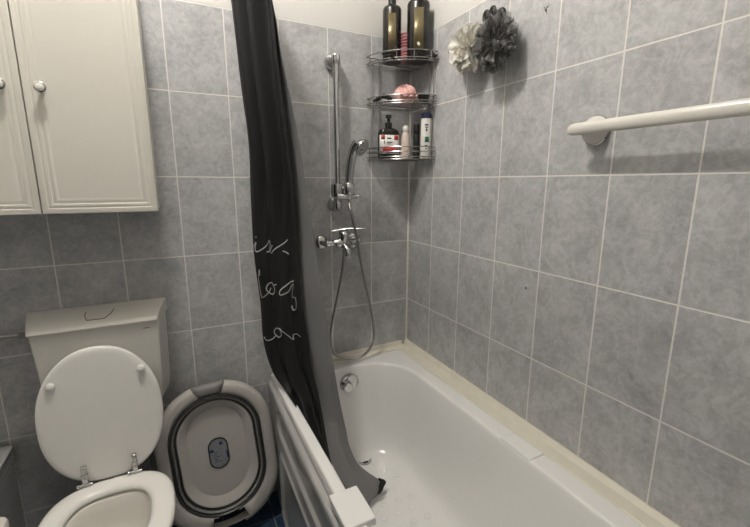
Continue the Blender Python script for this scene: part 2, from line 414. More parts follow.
for x0, x1, kx in ((cb0, -1.3565, -1.395), (-1.3535, cb1, -1.312)):
    d = door(x0, x1)
    k = MB(); lathe(k, [(.006, 0), (.006, .010), (.0075, .012), (.012, .014), (.0140, .018), (.0140, .0225), (.0115, .0240), (.0105, .0225)], (kx, cyf - .02, 1.676), (0, -1, 0), 28)
    kb = k.build('knob', M['chrome'], d)
    k = MB(); lathe(k, [(.0105, .022), (.0100, .0245), (.006, .0262), (.001, .0267)], (kx, cyf - .02, 1.676), (0, -1, 0), 28); lab(k.build('knob_insert', M['ceramic'], kb), 'white ceramic knob insert')

# ------------------------------------------------------------------ toilet
wc = thing('toilet', 'cream toilet with raised lid leaning against its tall cistern, under the wall cabinet', 'toilet', (-1.285, -.3, 0))
# cistern
cc = -1.285
b = MB(); R = []
def trap(z, hf, hb, yf, e=.008):
    out = [(cc + hb, -.004, z)]
    for k_ in range(7): a = PI / 2 * k_ / 6; out.append((cc + hf - e + e * math.cos(a), yf + e - e * math.sin(a), z))
    for k_ in range(7): a = PI / 2 * k_ / 6; out.append((cc - hf + e - e * math.sin(a), yf + e - e * math.cos(a), z))
    return out + [(cc - hb, -.004, z)]
for z, hf, hb, yf in [(.628, .140, .170, -.085), (.636, .158, .182, -.105), (.66, .166, .190, -.118), (.72, .171, .194, -.128), (.85, .176, .198, -.136), (.957, .181, .200, -.140)]: R.append(trap(z, hf, hb, yf))
loft(b, R); cis = b.build('cistern', M['cistern'], wc, angle=40)
# cistern lid: sloping rounded front, ends flaring towards the wall
b = MB(); prof = [(-.002, .955), (-.143, .955), (-.149, .957), (-.151, .962), (-.148, .968), (-.138, .976), (-.120, .983), (-.095, .989), (-.03, 1.000), (-.006, 1.001), (-.002, .996)]
R = []
for x, q_ in [(-1, .93), (-.985, .985), (-.96, 1), (0, 1), (.96, 1), (.985, .985), (1, .93)]:
    R.append([(cc - .002 + x * (.209 - .029 * (-y / .15)), y * (.99 if q_ < .95 else 1), .955 + (z - .955) * q_) for y, z in prof])
loft(b, R); cl = b.build('cistern_lid', M['cistern'], cis, angle=30)
# flush button outline
def lidp(x, q):  # q along the slope: 0 = top back, 1 = front
    P = [(-.045, .9975), (-.095, .989), (-.120, .983), (-.138, .976)]
    t = q * 3; i = min(int(t), 2); t -= i; return (x, P[i][0] + (P[i + 1][0] - P[i][0]) * t, P[i][1] + (P[i + 1][1] - P[i][1]) * t + .0005)
b = MB(); tube(b, spline([lidp(cc - .037, .15), lidp(cc - .036, .35), lidp(cc - .028, .70), lidp(cc - .024, .75), lidp(cc + .019, .75), lidp(cc + .024, .70), lidp(cc + .037, .35), lidp(cc + .044, .12)], 6), .0012, 6)
b.build('flush_button_gap', M['dark'], cl)
b = MB(); box(b, cc + .130, cc + .150, -.1402, -.1385, .932, .934); b.build('maker_mark', M['basd'], cis)
# bowl
b = MB()
def egg(cx, yb, yf, hw, z, n=64, nb=2.9, nf=2.1, tw=0):
    cy = yb - (yb - yf) * .47; out = []
    for k in range(n):
        a = 2 * PI * k / n; c, s = math.cos(a), math.sin(a)
        e = nb if s > 0 else nf; h = (yb - cy) if s > 0 else (cy - yf)
        x = math.copysign(abs(c) ** (2 / e), c) * hw; y = math.copysign(abs(s) ** (2 / e), s) * h
        out.append((cx + x, cy + y, z))
    return out
sx = -1.285
R = [egg(sx, -.16, -.44, .10, 0), egg(sx, -.15, -.45, .105, .02), egg(sx, -.16, -.43, .095, .12), egg(sx, -.17, -.50, .12, .22), egg(sx, -.185, -.58, .155, .31), egg(sx, -.195, -.615, .172, .37), egg(sx, -.20, -.622, .176, .395), egg(sx, -.203, -.618, .173, .403), egg(sx, -.25, -.57, .125, .403), egg(sx, -.256, -.562, .118, .397), egg(sx, -.258, -.56, .116, .36), egg(sx, -.27, -.54, .108, .32), egg(sx, -.275, -.52, .095, .27), egg(sx, -.285, -.50, .085, .262), egg(sx, -.30, -.47, .07, .23), egg(sx, -.33, -.44, .04, .21)]
loft(b, R); bowl = b.build('bowl', M['ceramic'], wc, angle=60)
b = MB(); loft(b, [egg(sx, -.275, -.505, .086, .2645), egg(sx, -.277, -.503, .084, .2655)]); b.build('water', M['water'], bowl)
b = MB(); box(b, sx - .07, sx + .07, -.21, -.155, .30, .385); b.build('rear_shelf', M['ceramic'], bowl, bevel=.012, segs=3)
b = MB(); tube(b, [(cc, -.055, .63), (cc, -.055, .44), (cc, -.09, .37), (cc, -.165, .345)], .022, 18); b.build('flush_pipe', M['white'], wc)
# seat ring
b = MB()
def seatring(io, z, io2=None): return egg(sx - .002, -.189 - io, -.640 + io, .1855 - io, z)
def holering(io, z): return egg(sx - .004, -.254 + io, -.560 - io, .118 + io, z)
R = [seatring(.004, .408), seatring(0, .414), seatring(0, .422), seatring(.004, .430), seatring(.012, .4335), seatring(.022, .4345), holering(.016, .4325), holering(.006, .428), holering(.0, .420), holering(.0, .412), holering(.004, .408), seatring(.004, .408)]
loft(b, R, False, False); seat = b.build('seat', M['seat'], wc, angle=60)
# raised lid, leaning back on the cistern
def lidring(io, d):
    out = []; n = 72; hw = .178 - io; zc = .665
    for k in range(n):
        a = 2 * PI * k / n; c, s = math.cos(a), math.sin(a)
        if s > 0: e, h = 2.05, .238 - io
        else: e, h = 2.7, .235 - io
        x = math.copysign(abs(c) ** (2 / e), c) * hw; z = math.copysign(abs(s) ** (2 / e), s) * h
        if s < 0: x *= 1 - .13 * (-s) ** 2
        out.append((-1.297 + x, -.188 - d + (z + .2) * .035, zc + z))
    return out
b = MB(); loft(b, [lidring(.004, -.016), lidring(0, -.012), lidring(0, -.003), lidring(.003, 0), lidring(.010, .0022), lidring(.02, .003)])
lid = b.build('lid', M['seat'], wc, angle=50)
for x, z in ((-1.421, .797), (-1.172, .806)):
    b = MB(); lathe(b, [(.0125, -.003), (.0125, .003), (.011, .0075), (.006, .0098), (.001, .0105)], (x, -.184, z), (0, -1, 0), 24); b.build('bumper', M['seat'], lid)
for x in (-1.366, -1.222):
    b = MB(); box(b, x - .0075, x + .0075, -.211, -.198, .447, .508); box(b, x - .010, x + .010, -.213, -.200, .474, .480)
    lathe(b, [(.0048, 0), (.0048, .002), (.002, .0028)], (x, -.211, .500), (0, -1, 0), 14); lathe(b, [(.0048, 0), (.0048, .002), (.002, .0028)], (x, -.211, .462), (0, -1, 0), 14)
    tube(b, [(x - .020, -.208, .4405), (x + .020, -.208, .4405)], .0052, 12); lathe(b, [(.0075, 0), (.0075, .006), (.006, .008)], (x - .024, -.208, .4405), (1, 0, 0), 14)
    b.build('hinge', M['chrome'], wc, bevel=.0008)
# supply pipe
b = MB(); tube(b, [(XL, -.03, .93), (-1.62, -.03, .935), (-1.53, -.045, .937), (-1.478, -.05, .937)], .006, 12); lathe(b, [(.011, 0), (.011, .016), (.008, .02)], (-1.512, -.048, .937), (1, 0, 0), 6)
tag(b.build('water_supply_pipe', M['hose'], origin=(-1.6, -.03, .93)), 'thin chrome water pipe joining the left side of the toilet cistern', 'pipe')

# ------------------------------------------------------------------ collapsed laundry tub leaning on the wall
bc = Vector((-.945, -.135, .352)); up = Vector((0, .15, .985)).normalized(); nrm = Vector((0, -.985, .15)).normalized(); rt = Vector((1, 0, 0))
ang = math.radians(3.8)
u2 = up * math.cos(ang) - rt * math.sin(ang); r2 = rt * math.cos(ang) + up * math.sin(ang)
BM = Matrix(((r2.x, u2.x, nrm.x, bc.x), (r2.y, u2.y, nrm.y, bc.y), (r2.z, u2.z, nrm.z, bc.z), (0, 0, 0, 1)))
lt = thing('collapsible_laundry_tub', 'taupe and dark grey collapsed oval washing-up tub leaning between toilet and bath panel', 'laundry tub', (-.93, -.13, 0))
HX, HY = .216, .303
def q(ins, w, r=None): return rr(0, .010 * max(0, min(1, ins / .04)), HX - ins, HY - ins - .010 * max(0, min(1, ins / .04)), .200 - ins * .55 if r is None else r, w, 14, 6)
b = MB()
rim = [(.012, -.034), (.001, -.026), (-.001, -.018), (.0, .0), (.004, .009), (.014, .0135), (.030, .0125), (.040, .008), (.045, -.004), (.045, -.03)]
rg = [q(i, w) for i, w in rim]; n = len(rg[0])
V = [p for r in rg for p in r]; F = []
for i in range(len(rg) - 1):
    for j in range(n):
        k = (j + 1) % n; mid = (Vector(rg[i][j]) + Vector(rg[i + 1][k])) / 2
        if mid.y < -.235 and abs(mid.x) < .060 and 2 <= i <= 8: continue   # open handle slot at the bottom
        F.append((i * n + j, i * n + k, (i + 1) * n + k, (i + 1) * n + j))
b.add(V, F); rimo = b.build('rim', M['bas'], lt, angle=60, solid=.002, M=BM)
b = MB()
folds = [(.043, .000), (.045, .006), (.048, .008), (.052, .004), (.054, -.008)]
loft(b, [q(i, w) for i, w in folds], False, False); b.build('outer_fold', M['basd'], lt, angle=60, solid=.0015, M=BM)
b = MB(); loft(b, [q(i, w) for i, w in [(.054, -.008), (.056, .000), (.059, .003), (.063, .000), (.065, -.012)]], False, False); lab(b.build('middle_fold', M['basm'], lt, angle=60, solid=.0015, M=BM), 'mid grey fold')
b = MB(); loft(b, [q(i, w) for i, w in [(.065, -.012), (.067, -.006), (.070, -.0045), (.073, -.020)]], False, False); b.build('inner_fold', M['basd'], lt, angle=60, solid=.0015, M=BM)
b = MB(); loft(b, [q(i, w) for i, w in [(.072, -.022), (.073, -.010), (.076, -.007), (.080, -.0075), (.104, -.030), (.108, -.0315), (.1085, -.0325), (.110, -.0325), (.1105, -.0315), (.17, -.0310)]], False, True); bp_ = b.build('base', M['basl'], lt, angle=40, M=BM)
# rubber grip at the top, dark slot lining at the bottom
b = MB(); R = []
gi = [(-.002, -.02), (-.002, .0), (.003, .0105), (.014, .015), (.030, .014), (.0405, .0095)]
rg = [q(i, w) for i, w in gi]; V = []; F = []; idx = [j for j in range(n) if rg[0][j][1] > .2 and abs(rg[0][j][0]) < .062]
rows = [[r[j] for j in idx] for r in rg]; loft(b, rows, False, False, closed=False); b.build('handle_grip', M['basm'], rimo, angle=60, solid=.0015, M=BM)
# sticker
b = MB(); loft(b, [rr(0, .005, .036, .062, .0355, -.0312, 10, 3), rr(0, .005, .036, .062, .0355, -.0300, 10, 3)]); st = b.build('label_sticker', M['stick'], bp_, M=BM)
b = MB(); ro_ = rr(0, .005, .036, .062, .0355, -.0298, 10, 3); tube(b, ro_, .0026, 6, closed=True); b.build('sticker_border', M['bplastic'], st, M=BM)
for (x0, y0, w, h) in [(-.033, .014, .015, .011), (.006, .036, .012, .012), (.028, -.025, .006, .030)] + [(-.020, .010 - k_ * .010, .012 + .024 * random.random(), .0022) for k_ in range(5)]:
    b = MB(); box(b, x0, x0 + w, y0, y0 + h, -.0301, -.0296); b.build('sticker_print', M['blue'], st, M=BM)

# ------------------------------------------------------------------ ribbed grey bin and cream box at the far left
rb = thing('ribbed_hamper', 'grey ribbed plastic hamper standing against the wall left of the toilet', 'hamper', (-1.68, -.1, 0))
b = MB(); R = []
for i in range(0, 181):
    z = .002 + .53 * i / 180; e = .0014 * math.cos(i * PI / 3) - .012 * (1 - z / .53)
    R.append(rr(-1.704, -.108, .115 + e, .088 + e, .018, z, 4, 3))
loft(b, R); b.build('body', M['wicker'], rb, angle=60)
b = MB(); loft(b, [rr(-1.704, -.108, .116, .089, .018, .531, 4, 3), rr(-1.704, -.108, .118, .091, .02, .534, 4, 3), rr(-1.704, -.108, .118, .091, .02, .543, 4, 3), rr(-1.704, -.108, .112, .085, .016, .547, 4, 3)]); lab(b.build('lid', mat('grey lid', (.36, .36, .35), .5), rb, angle=50), 'paler grey flat lid')
crm = thing('storage_box', 'cream plastic box with rounded corner at the lower left, left of the toilet seat', 'box', (-1.65, -.47, 0))
b = MB(); loft(b, [rr(-1.622, -.475, .098, .115, .02, .0, 6, 3), rr(-1.622, -.475, .105, .122, .022, .48, 6, 3)]); b.build('body', M['cab'], crm)
b = MB(); loft(b, [rr(-1.622, -.475, .108, .125, .025, .475, 6, 3), rr(-1.622, -.475, .110, .127, .025, .482, 6, 3), rr(-1.622, -.475, .110, .127, .025, .504, 6, 3), rr(-1.622, -.475, .107, .124, .022, .511, 6, 3), rr(-1.622, -.475, .09, .107, .02, .514, 6, 3)]); b.build('lid', M['cab'], crm)

# ------------------------------------------------------------------ shower slide bar, handset, hose, mixer
sb = thing('shower_slide_bar', 'vertical chrome slide bar on the back wall above the mixer', 'shower rail', (-.39, 0, 1.33))
b = MB(); tube(b, [(-.388, -.052, 1.325), (-.388, -.052, 1.925)], .0125, 18); b.build('bar', M['chrome'], sb)
for z in (1.915, 1.335):
    b = MB(); lathe(b, [(.030, 0), (.032, .004), (.032, .026), (.028, .032), (.018, .046), (.014, .064)], (-.388, 0, z), (0, -1, 0), 32)
    lathe(b, [(.0165, -.017), (.0185, -.012), (.0185, .012), (.0165, .017)], (-.388, -.052, z), (0, 0, 1), 24); b.build('wall_bracket', M['chrome'], sb)
b = MB(); lathe(b, [(.018, -.030), (.028, -.024), (.031, 0), (.028, .024), (.018, .030)], (-.388, -.052, 1.398), (0, 0, 1), 28)
lathe(b, [(.016, -.024), (.0235, -.018), (.0245, .0), (.0235, .022), (.018, .028)], (-.352, -.088, 1.402), (.05, -.08, 1), 24); tube(b, [(-.388, -.052, 1.40), (-.352, -.088, 1.402)], .014, 12)
sl = b.build('slider', M['chrome'], sb, angle=50)
b = MB(); tube(b, [(-.405, -.085, 1.372), (-.345, -.092, 1.370), (-.325, -.092, 1.371)], [.0115, .0115, .009], 14); lathe(b, [(.0065, 0), (.0095, .004), (.0095, .018), (.006, .022)], (-.322, -.092, 1.371), (1, 0, 0), 16)
b.build('slider_lever', M['chrome'], sl)
hs = thing('shower_handset', 'curved chrome hand shower resting in the slide bar holder', 'hand shower', (-.345, -.1, 1.36))
P = spline([(-.352, -.088, 1.362), (-.350, -.090, 1.41), (-.351, -.096, 1.46), (-.349, -.108, 1.515), (-.342, -.124, 1.560), (-.327, -.138, 1.582)], 8)
b = MB(); tube(b, P, [.0155 + .006 * (i / len(P)) + (.008 * max(0, i / len(P) - .72) / .28) for i in range(len(P))], 18); b.build('handle', M['chrome'], hs)
hd = Vector((.42, -.72, -.52)).normalized(); ho = Vector((-.316, -.138, 1.572))
b = MB(); lathe(b, [(.006, -.026), (.022, -.019), (.0325, -.006), (.036, .004), (.035, .010)], ho, hd, 32); hh = b.build('head', M['chrome'], hs)
b = MB(); lathe(b, [(.0335, .009), (.032, .012), (.012, .0135), (.001, .0135)], ho, hd, 32); lab(b.build('spray_face', mat('spray face', (.42, .42, .42), .35), hh), 'matt grey spray face')
b = MB()
for r_, c_ in ((.010, 7), (.018, 12), (.026, 18)):
    for k_ in range(c_):
        a = 2 * PI * k_ / c_; qd = Vector((0, 0, 1)).rotation_difference(hd)
        lathe(b, [(.0014, .012), (.0010, .0155)], ho + qd @ Vector((r_ * math.cos(a), r_ * math.sin(a), 0)), hd, 6)
b.build('nozzles', M['bplastic'], hh)
mx = thing('shower_mixer', 'chrome single-lever bath mixer on the back wall below the slide bar', 'mixer tap', (-.375, 0, 1.17))
for i, x in enumerate((-.450, -.300)):
    b = MB(); lathe(b, [(.031, 0), (.033, .004), (.031, .012), (.024, .018), (.012, .020)] if i == 0 else [(.036, 0), (.039, .004), (.036, .014), (.026, .022), (.012, .024)], (x, 0, 1.170), (0, -1, 0), 32); tube(b, [(x, -.01, 1.170), (x, -.045, 1.170), (x + (.012 if i == 0 else -.012), -.062, 1.172)], .0125, 18); b.build('wall_flange', M['chrome'], mx)
b = MB(); tube(b, [(-.452, -.066, 1.172), (-.418, -.066, 1.172), (-.410, -.066, 1.172), (-.400, -.067, 1.172), (-.345, -.067, 1.172), (-.335, -.066, 1.172), (-.296, -.066, 1.172)], [.0135, .0135, .018, .022, .022, .016, .0145], 24)
body = b.build('body', M['chrome'], mx, angle=50)
b = MB(); lathe(b, [(.021, -.005), (.023, .020), (.0235, .036), (.020, .047), (.012, .053), (.001, .054)], (-.372, -.067, 1.175), (0, -.28, 1), 28); lathe(b, [(.0145, 0), (.0145, .016), (.011, .02)], (-.43, -.066, 1.172), (1, 0, 0), 8)
cart = b.build('cartridge_cap', M['chrome'], mx)
b = MB(); tube(b, spline([(-.420, -.050, 1.222), (-.365, -.075, 1.232), (-.325, -.100, 1.234), (-.290, -.122, 1.236)], 5), [.0065] * 3 + [.0055] * 6 + [.005] * 4 + [.0045, .004, .003], 14, flat=1.6)
b.build('lever', M['chrome'], cart)
b = MB(); tube(b, spline([(-.372, -.075, 1.165), (-.370, -.095, 1.150), (-.368, -.105, 1.137), (-.367, -.108, 1.126)], 6), [.0155] * 12 + [.0145] * 7, 20); lathe(b, [(.0155, 0), (.0155, .010), (.0135, .012), (.010, .011)], (-.367, -.108, 1.130), (0, 0, -1), 22)
b.build('spout', M['chrome'], mx)
b = MB(); lathe(b, [(.0105, 0), (.0105, .020), (.008, .023)], (-.376, -.085, 1.155), (0, 0, -1), 8); b.build('hose_nut', M['chrome'], mx)
HP = spline([(-.376, -.085, 1.14), (-.384, -.082, 1.05), (-.405, -.072, .93), (-.432, -.065, .80), (-.437, -.062, .72), (-.418, -.060, .66), (-.375, -.062, .630), (-.318, -.064, .618), (-.262, -.064, .632), (-.224, -.062, .680), (-.217, -.062, .74), (-.238, -.07, .85), (-.278, -.085, 1.0), (-.304, -.098, 1.10), (-.322, -.105, 1.19), (-.340, -.102, 1.27), (-.351, -.092, 1.33), (-.352, -.088, 1.362)], 16)
b = MB(); tube(b, HP, [.0066 + .0007 * math.cos(i * PI) for i in range(len(HP))], 12)
tag(b.build('shower_hose', M['hose'], origin=(-.35, -.07, .62)), 'ribbed metal shower hose hanging in a loop from the mixer to the tub rim', 'hose')

# ------------------------------------------------------------------ corner caddy
cd = thing('corner_caddy', 'three-tier chrome wire corner shelf above the bathtub, loaded with bottles', 'corner shelf', (-.1, -.1, 1.53))
Rk = .216
def arc(z, R=Rk, dz=0, n=24, e=.008): return [(-e - (R + .014 - e) * math.sin(PI / 2 * k / n), -e - (R - e) * math.cos(PI / 2 * k / n), z + dz * math.sin(PI * k / n)) for k in range(n + 1)]
for zt, zs, nm in ((1.917, (1.925, 1.953), 'top_shelf'), (1.753, (1.762, 1.785), 'middle_shelf'), (1.528, (1.538, 1.559, 1.578), 'bottom_shelf')):
    b = MB()
    for z in zs: tube(b, [(-.006, -.006, z)] + arc(z) + [(-.006, -.006, z)], .0021, 8)
    tube(b, arc(zt, Rk - .004), .0024, 8)
    for k_ in range(1, 17):   # floor wires run from the corner side to the front arc
        x = -Rk * k_ / 17.5; y = -math.sqrt(max(0, (Rk - .005) ** 2 - x * x)); tube(b, [(x, -.006, zt), (x, y, zt)], .0013, 6)
    tube(b, [(-.006, -.08, zt - .002), (-math.sqrt((Rk - .005) ** 2 - .0064), -.08, zt - .002)], .0018, 6)
    for k_ in (2, 7, 12, 17, 22):
        p = arc(zt)[k_]; tube(b, [p, (p[0], p[1], zs[-1])], .0015, 6)
    b.build('shelf_tier', M['wire'], cd)
for p in [(-.208, -.010), (-.010, -.198), (-.170, -.010), (-.010, -.165)]:
    b = MB(); tube(b, [(p[0], p[1], 1.528), (p[0], p[1], 1.953)], .0020, 8); b.build('upright', M['wire'], cd)

def bottle_big(x, y, z, r, h, lbl, neck, nm='pump_bottle', capm='bplastic'):
    t = thing(nm, lbl, 'bottle', (x, y, z), 'tall dark bottles on the top shelf')
    b = MB(); lathe(b, [(r * .95, 0), (r, .006), (r, h - .010), (r * .97, h - .003), (r * .88, h + .003), (r * .45, h + .007), (.0145, h + .010), (.0145, h + .02)], (x, y, z), (0, 0, 1), 40); bd = b.build('body', M['bottle'], t, angle=50)
    b = MB(); lathe(b, [(.0165, h + .012), (.0165, h + .035), (.008, h + .038), (.0075, h + .06), (.013, h + .061), (.013, h + .075), (.002, h + .078)], (x, y, z), (0, 0, 1), 24); tube(b, [(x, y, z + h + .069), (x - .035, y - .03, z + h + .064)], .0055, 10)
    b.build('pump', M[capm], t)
    # label strip wrapping the side that faces the room
    a0 = math.atan2(-1, -.55); w = .42; n_ = 10; R = []
    V0 = []
    for zz in (z + h * .16, z + h * .86):
        V0.append([(x + (r + .0006) * math.cos(a0 - w / 1 + 2 * w * k / n_), y + (r + .0006) * math.sin(a0 - w + 2 * w * k / n_), zz) for k in range(n_ + 1)])
    b = MB(); loft(b, V0, False, False, closed=False); lb = b.build('label_panel', M['gold'], t, solid=.0006)
    d = Vector((math.cos(a0), math.sin(a0), 0)); b = MB(); lathe(b, [(.0065, 0), (.006, .0008), (.001, .001)], Vector((x, y, z + h * .26)) + d * (r + .0008), d, 16, sx=.8, sy=1.2)
    b.build('emblem', M[neck], lb)
    return t
bottle_big(-.150, -.088, 1.9195, .0385, .208, 'narrower dark bottle with gold stripe and dark emblem, left on the top shelf', 'dark_dot')
bottle_big(-.062, -.150, 1.9195, .046, .222, 'wider dark bottle with gold stripe and pale emblem, right on the top shelf', 'pale', capm='gold')
# pink spiral hair ties pushed together
t = MB(); P = [(-.104 + .0155 * math.cos(k * .55), -.118 + .0155 * math.sin(k * .55), 1.922 + k * .00098) for k in range(0, 112)]
tube(t, P, .0046, 8); tag(t.build('spiral_hair_tie', M['pinkdk'], origin=(-.104, -.118, 1.93)), 'dusty pink coiled spiral standing between the two dark bottles', 'hair tie')
# flat dark razors lying on the top shelf
def razor(x, y, z, a, lbl, gr=None):
    t = thing('razor', lbl, 'razor', (x, y, z), gr)
    d = Vector((math.cos(a), math.sin(a), 0)); s = Vector((-d.y, d.x, 0))
    b = MB(); tube(b, spline([Vector((x, y, z + .006)) + d * k_ for k_ in (0, .03, .06, .085)], 4), [.0045 + .0015 * math.sin(i) for i in range(13)], 10); b.build('handle', M['bplastic'], t)
    b = MB(); e = Vector((x, y, z + .006)) + d * .09; R_ = [[e + s * w_ + d * a_ + Vector((0, 0, c_)) for a_, c_ in ((-.008, -.004), (.008, -.004), (.010, .004), (-.008, .006))] for w_ in (-.02, .02)]
    loft(b, R_); b.build('head', M['bplastic'], t, bevel=.001)
    return t
razor(-.140, -.125, 1.9205, PI + .55, 'black razor lying at the left end of the top shelf')
razor(-.100, -.172, 1.928, -.35, 'dark razor lying at the right front of the top shelf')
# pink scallop bath pouf in the middle
pk = MB(); c0 = Vector((-.094, -.112, 1.795)); R = []
NP = 36
for i in range(1, NP):
    th = PI * i / NP; ring = []
    for k_ in range(96):
        ph = 2 * PI * k_ / 96; rr_ = .0425 * (1 + .06 * math.cos(12 * ph + 2 * math.sin(3 * th)) + .03 * math.sin(5 * th + 3 * ph))
        ring.append(c0 + Vector((rr_ * math.sin(th) * math.cos(ph) * 1.12, rr_ * math.sin(th) * math.sin(ph), rr_ * math.cos(th) * .95)))
    R.append(ring)
loft(pk, R)
for i in range(7):
    a = -2.6 + .28 * i; tube(pk, spline([c0 + Vector((.042 * math.cos(a), .042 * math.sin(a), -.014)), c0 + Vector((.053 * math.cos(a + .15), .053 * math.sin(a + .15), -.002 - .01 * (i % 2))), c0 + Vector((.043 * math.cos(a + .3), .043 * math.sin(a + .3), -.012))], 5), .0042, 8)
tag(pk.build('pink_sponge', M['pink'], origin=(-.09, -.12, 1.77)), 'round pink ruffled sponge on the middle shelf', 'sponge')
sd = MB(); lathe(sd, [(.014, 0), (.017, .001), (.027, .030), (.027, .033), (.024, .033), (.014, .004), (.001, .004)], (-.042, -.172, 1.7555), (0, 0, 1), 30)
tag(sd.build('small_bowl', M['bplastic'], origin=(-.052, -.158, 1.77)), 'small black tapered dish beside the pink sponge on the middle shelf', 'dish')
hc = thing('hair_clip', 'black claw hair clip at the left of the middle shelf', 'hair clip', (-.16, -.07, 1.755))
b = MB(); tube(b, spline([(-.213, -.045, 1.768), (-.185, -.075, 1.790), (-.150, -.095, 1.776)], 8), [.007 + .003 * math.sin(i / 5) for i in range(17)], 10, flat=.6); b.build('jaw', M['bplastic'], hc)
b = MB()
for i in range(6):
    p = Vector((-.205 + .010 * i, -.05 - .008 * i, 1.772)); tube(b, spline([p, p + Vector((-.006, -.010, -.004)), p + Vector((-.002, -.014, -.0125))], 4), .0022, 6)
b.build('teeth', M['bplastic'], hc)
# bottom shelf
zb = 1.5305
t = thing('pump_bottle', 'squat black pump bottle with white and red label, left on the bottom shelf', 'bottle', (-.158, -.085, zb)); x, y = -.164, -.090
b = MB(); R = [rr(x, y, hx_, hy_, r_, zb + h_, 6, 3) for hx_, hy_, r_, h_ in ((.043, .023, .02, 0), (.046, .026, .022, .006), (.046, .026, .022, .108), (.042, .024, .022, .120), (.024, .018, .017, .127), (.014, .014, .0138, .129), (.014, .014, .0138, .136))]
rot = Matrix.Translation((x, y, 0)) @ Matrix.Rotation(math.radians(-12), 4, 'Z') @ Matrix.Translation((-x, -y, 0))
loft(b, R); bd = b.build('body', M['bottle'], t, M=rot)
b = MB(); lathe(b, [(.0155, zb + .13), (.0155, zb + .150), (.007, zb + .152), (.007, zb + .168), (.0125, zb + .169), (.0125, zb + .182), (.002, zb + .184)], (x, y, 0), (0, 0, 1), 20); tube(b, [(x, y, zb + .176), (x - .022, y - .03, zb + .173)], .005, 8); b.build('pump', M['bplastic'], t)
def lblring(z, e=.0006): return [p for p in rr(x, y, .046 + e, .026 + e, .022, z, 6, 3)]
def front(z, e, x0, x1):
    out = []
    for k_ in range(13):
        xx = x0 + (x1 - x0) * k_ / 12; h = .046 + e; dd = max(0, abs(xx) - (.046 - .022)); out.append((x + xx, y - (.026 + e - .022) - math.sqrt(max(0, .022 ** 2 - dd * dd)), z))
    return out
def fl(name, m, z0, z1, x0, x1, e, par):
    b = MB(); loft(b, [front(zb + z0, e, x0, x1), front(zb + z1, e, x0, x1)], False, False, closed=False); return b.build(name, m, par, M=rot, solid=.0004)
lw = fl('label', M['white'], .020, .098, -.044, .044, .0008, bd)
fl('label_print', M['red'], .026, .050, -.034, .036, .0014, lw); fl('label_print', M['red'], .078, .097, .018, .038, .0014, lw); fl('label_print', M['red'], .080, .097, -.039, -.024, .0014, lw)
fl('label_text', M['dark_dot'], .082, .087, -.014, .004, .0016, lw); fl('label_text', M['dark_dot'], .066, .070, -.014, .010, .0016, lw); fl('label_text', M['dark_dot'], .060, .0625, -.014, .002, .0016, lw); fl('label_text', M['dark_dot'], .060, .075, -.027, -.0235, .0016, lw)
t = thing('lotion_bottle', 'pale peach tapered bottle with round cap on the bottom shelf', 'bottle', (-.088, -.118, zb)); x, y = -.091, -.112
b = MB(); lathe(b, [(.021, 0), (.0225, .004), (.022, .06), (.019, .09), (.015, .108), (.009, .114)], (x, y, zb), (0, 0, 1), 28); b.build('body', M['peach'], t)
b = MB(); lathe(b, [(.008, .113), (.0125, .118), (.0145, .127), (.013, .135), (.007, .141), (.001, .142)], (x, y, zb), (0, 0, 1), 24); b.build('cap', M['white'], t)
t = thing('slim_tube', 'slim black tube between the peach bottle and the white bottle', 'tube', (-.052, -.135, zb)); x, y = -.052, -.138
b = MB(); lathe(b, [(.0135, 0), (.0145, .003), (.0145, .10), (.0135, .104)], (x, y, zb), (0, 0, 1), 24); b.build('body', M['bplastic'], t)
b = MB(); lathe(b, [(.0135, .104), (.014, .106), (.0135, .142), (.011, .147), (.001, .148)], (x, y, zb), (0, 0, 1), 24); b.build('cap', M['bottle'], t)
t = thing('shower_gel_bottle', 'white shower gel bottle with navy cap and green print, right on the bottom shelf', 'bottle', (-.028, -.176, zb)); x, y = -.0275, -.176
b = MB(); lathe(b, [(.022, 0), (.024, .004), (.0245, .09), (.024, .155), (.023, .165)], (x, y, zb), (0, 0, 1), 32, sx=1, sy=.85); bd = b.build('body', M['white'], t)
b = MB(); lathe(b, [(.0235, .165), (.0240, .168), (.0235, .185), (.019, .189), (.001, .190)], (x, y, zb), (0, 0, 1), 32, sx=1, sy=.85); lab(b.build('cap', M['navy'], t), 'navy cap')
def curved(z0, z1, a0, a1, e=.0006):
    b = MB(); loft(b, [[(x + (.0245 + e) * math.cos(a0 + (a1 - a0) * k_ / 8), y + (.0245 + e) * .85 * math.sin(a0 + (a1 - a0) * k_ / 8), zb + zz) for k_ in range(9)] for zz in (z0, z1)], False, False, closed=False); return b
A = -PI / 2 - .35
curved(.068, .090, A - .35, A + .35).build('leaf_print', M['green'], bd, solid=.0004)
for z0, z1, w_ in ((.135, .141, .3), (.126, .130, .22), (.112, .123, .12), (.050, .056, .25), (.04, .043, .18)): curved(z0, z1, A - .1 - w_, A - .1 + w_).build('label_text', M['navy'] if z0 > .1 else M['green'], bd, solid=.0004)

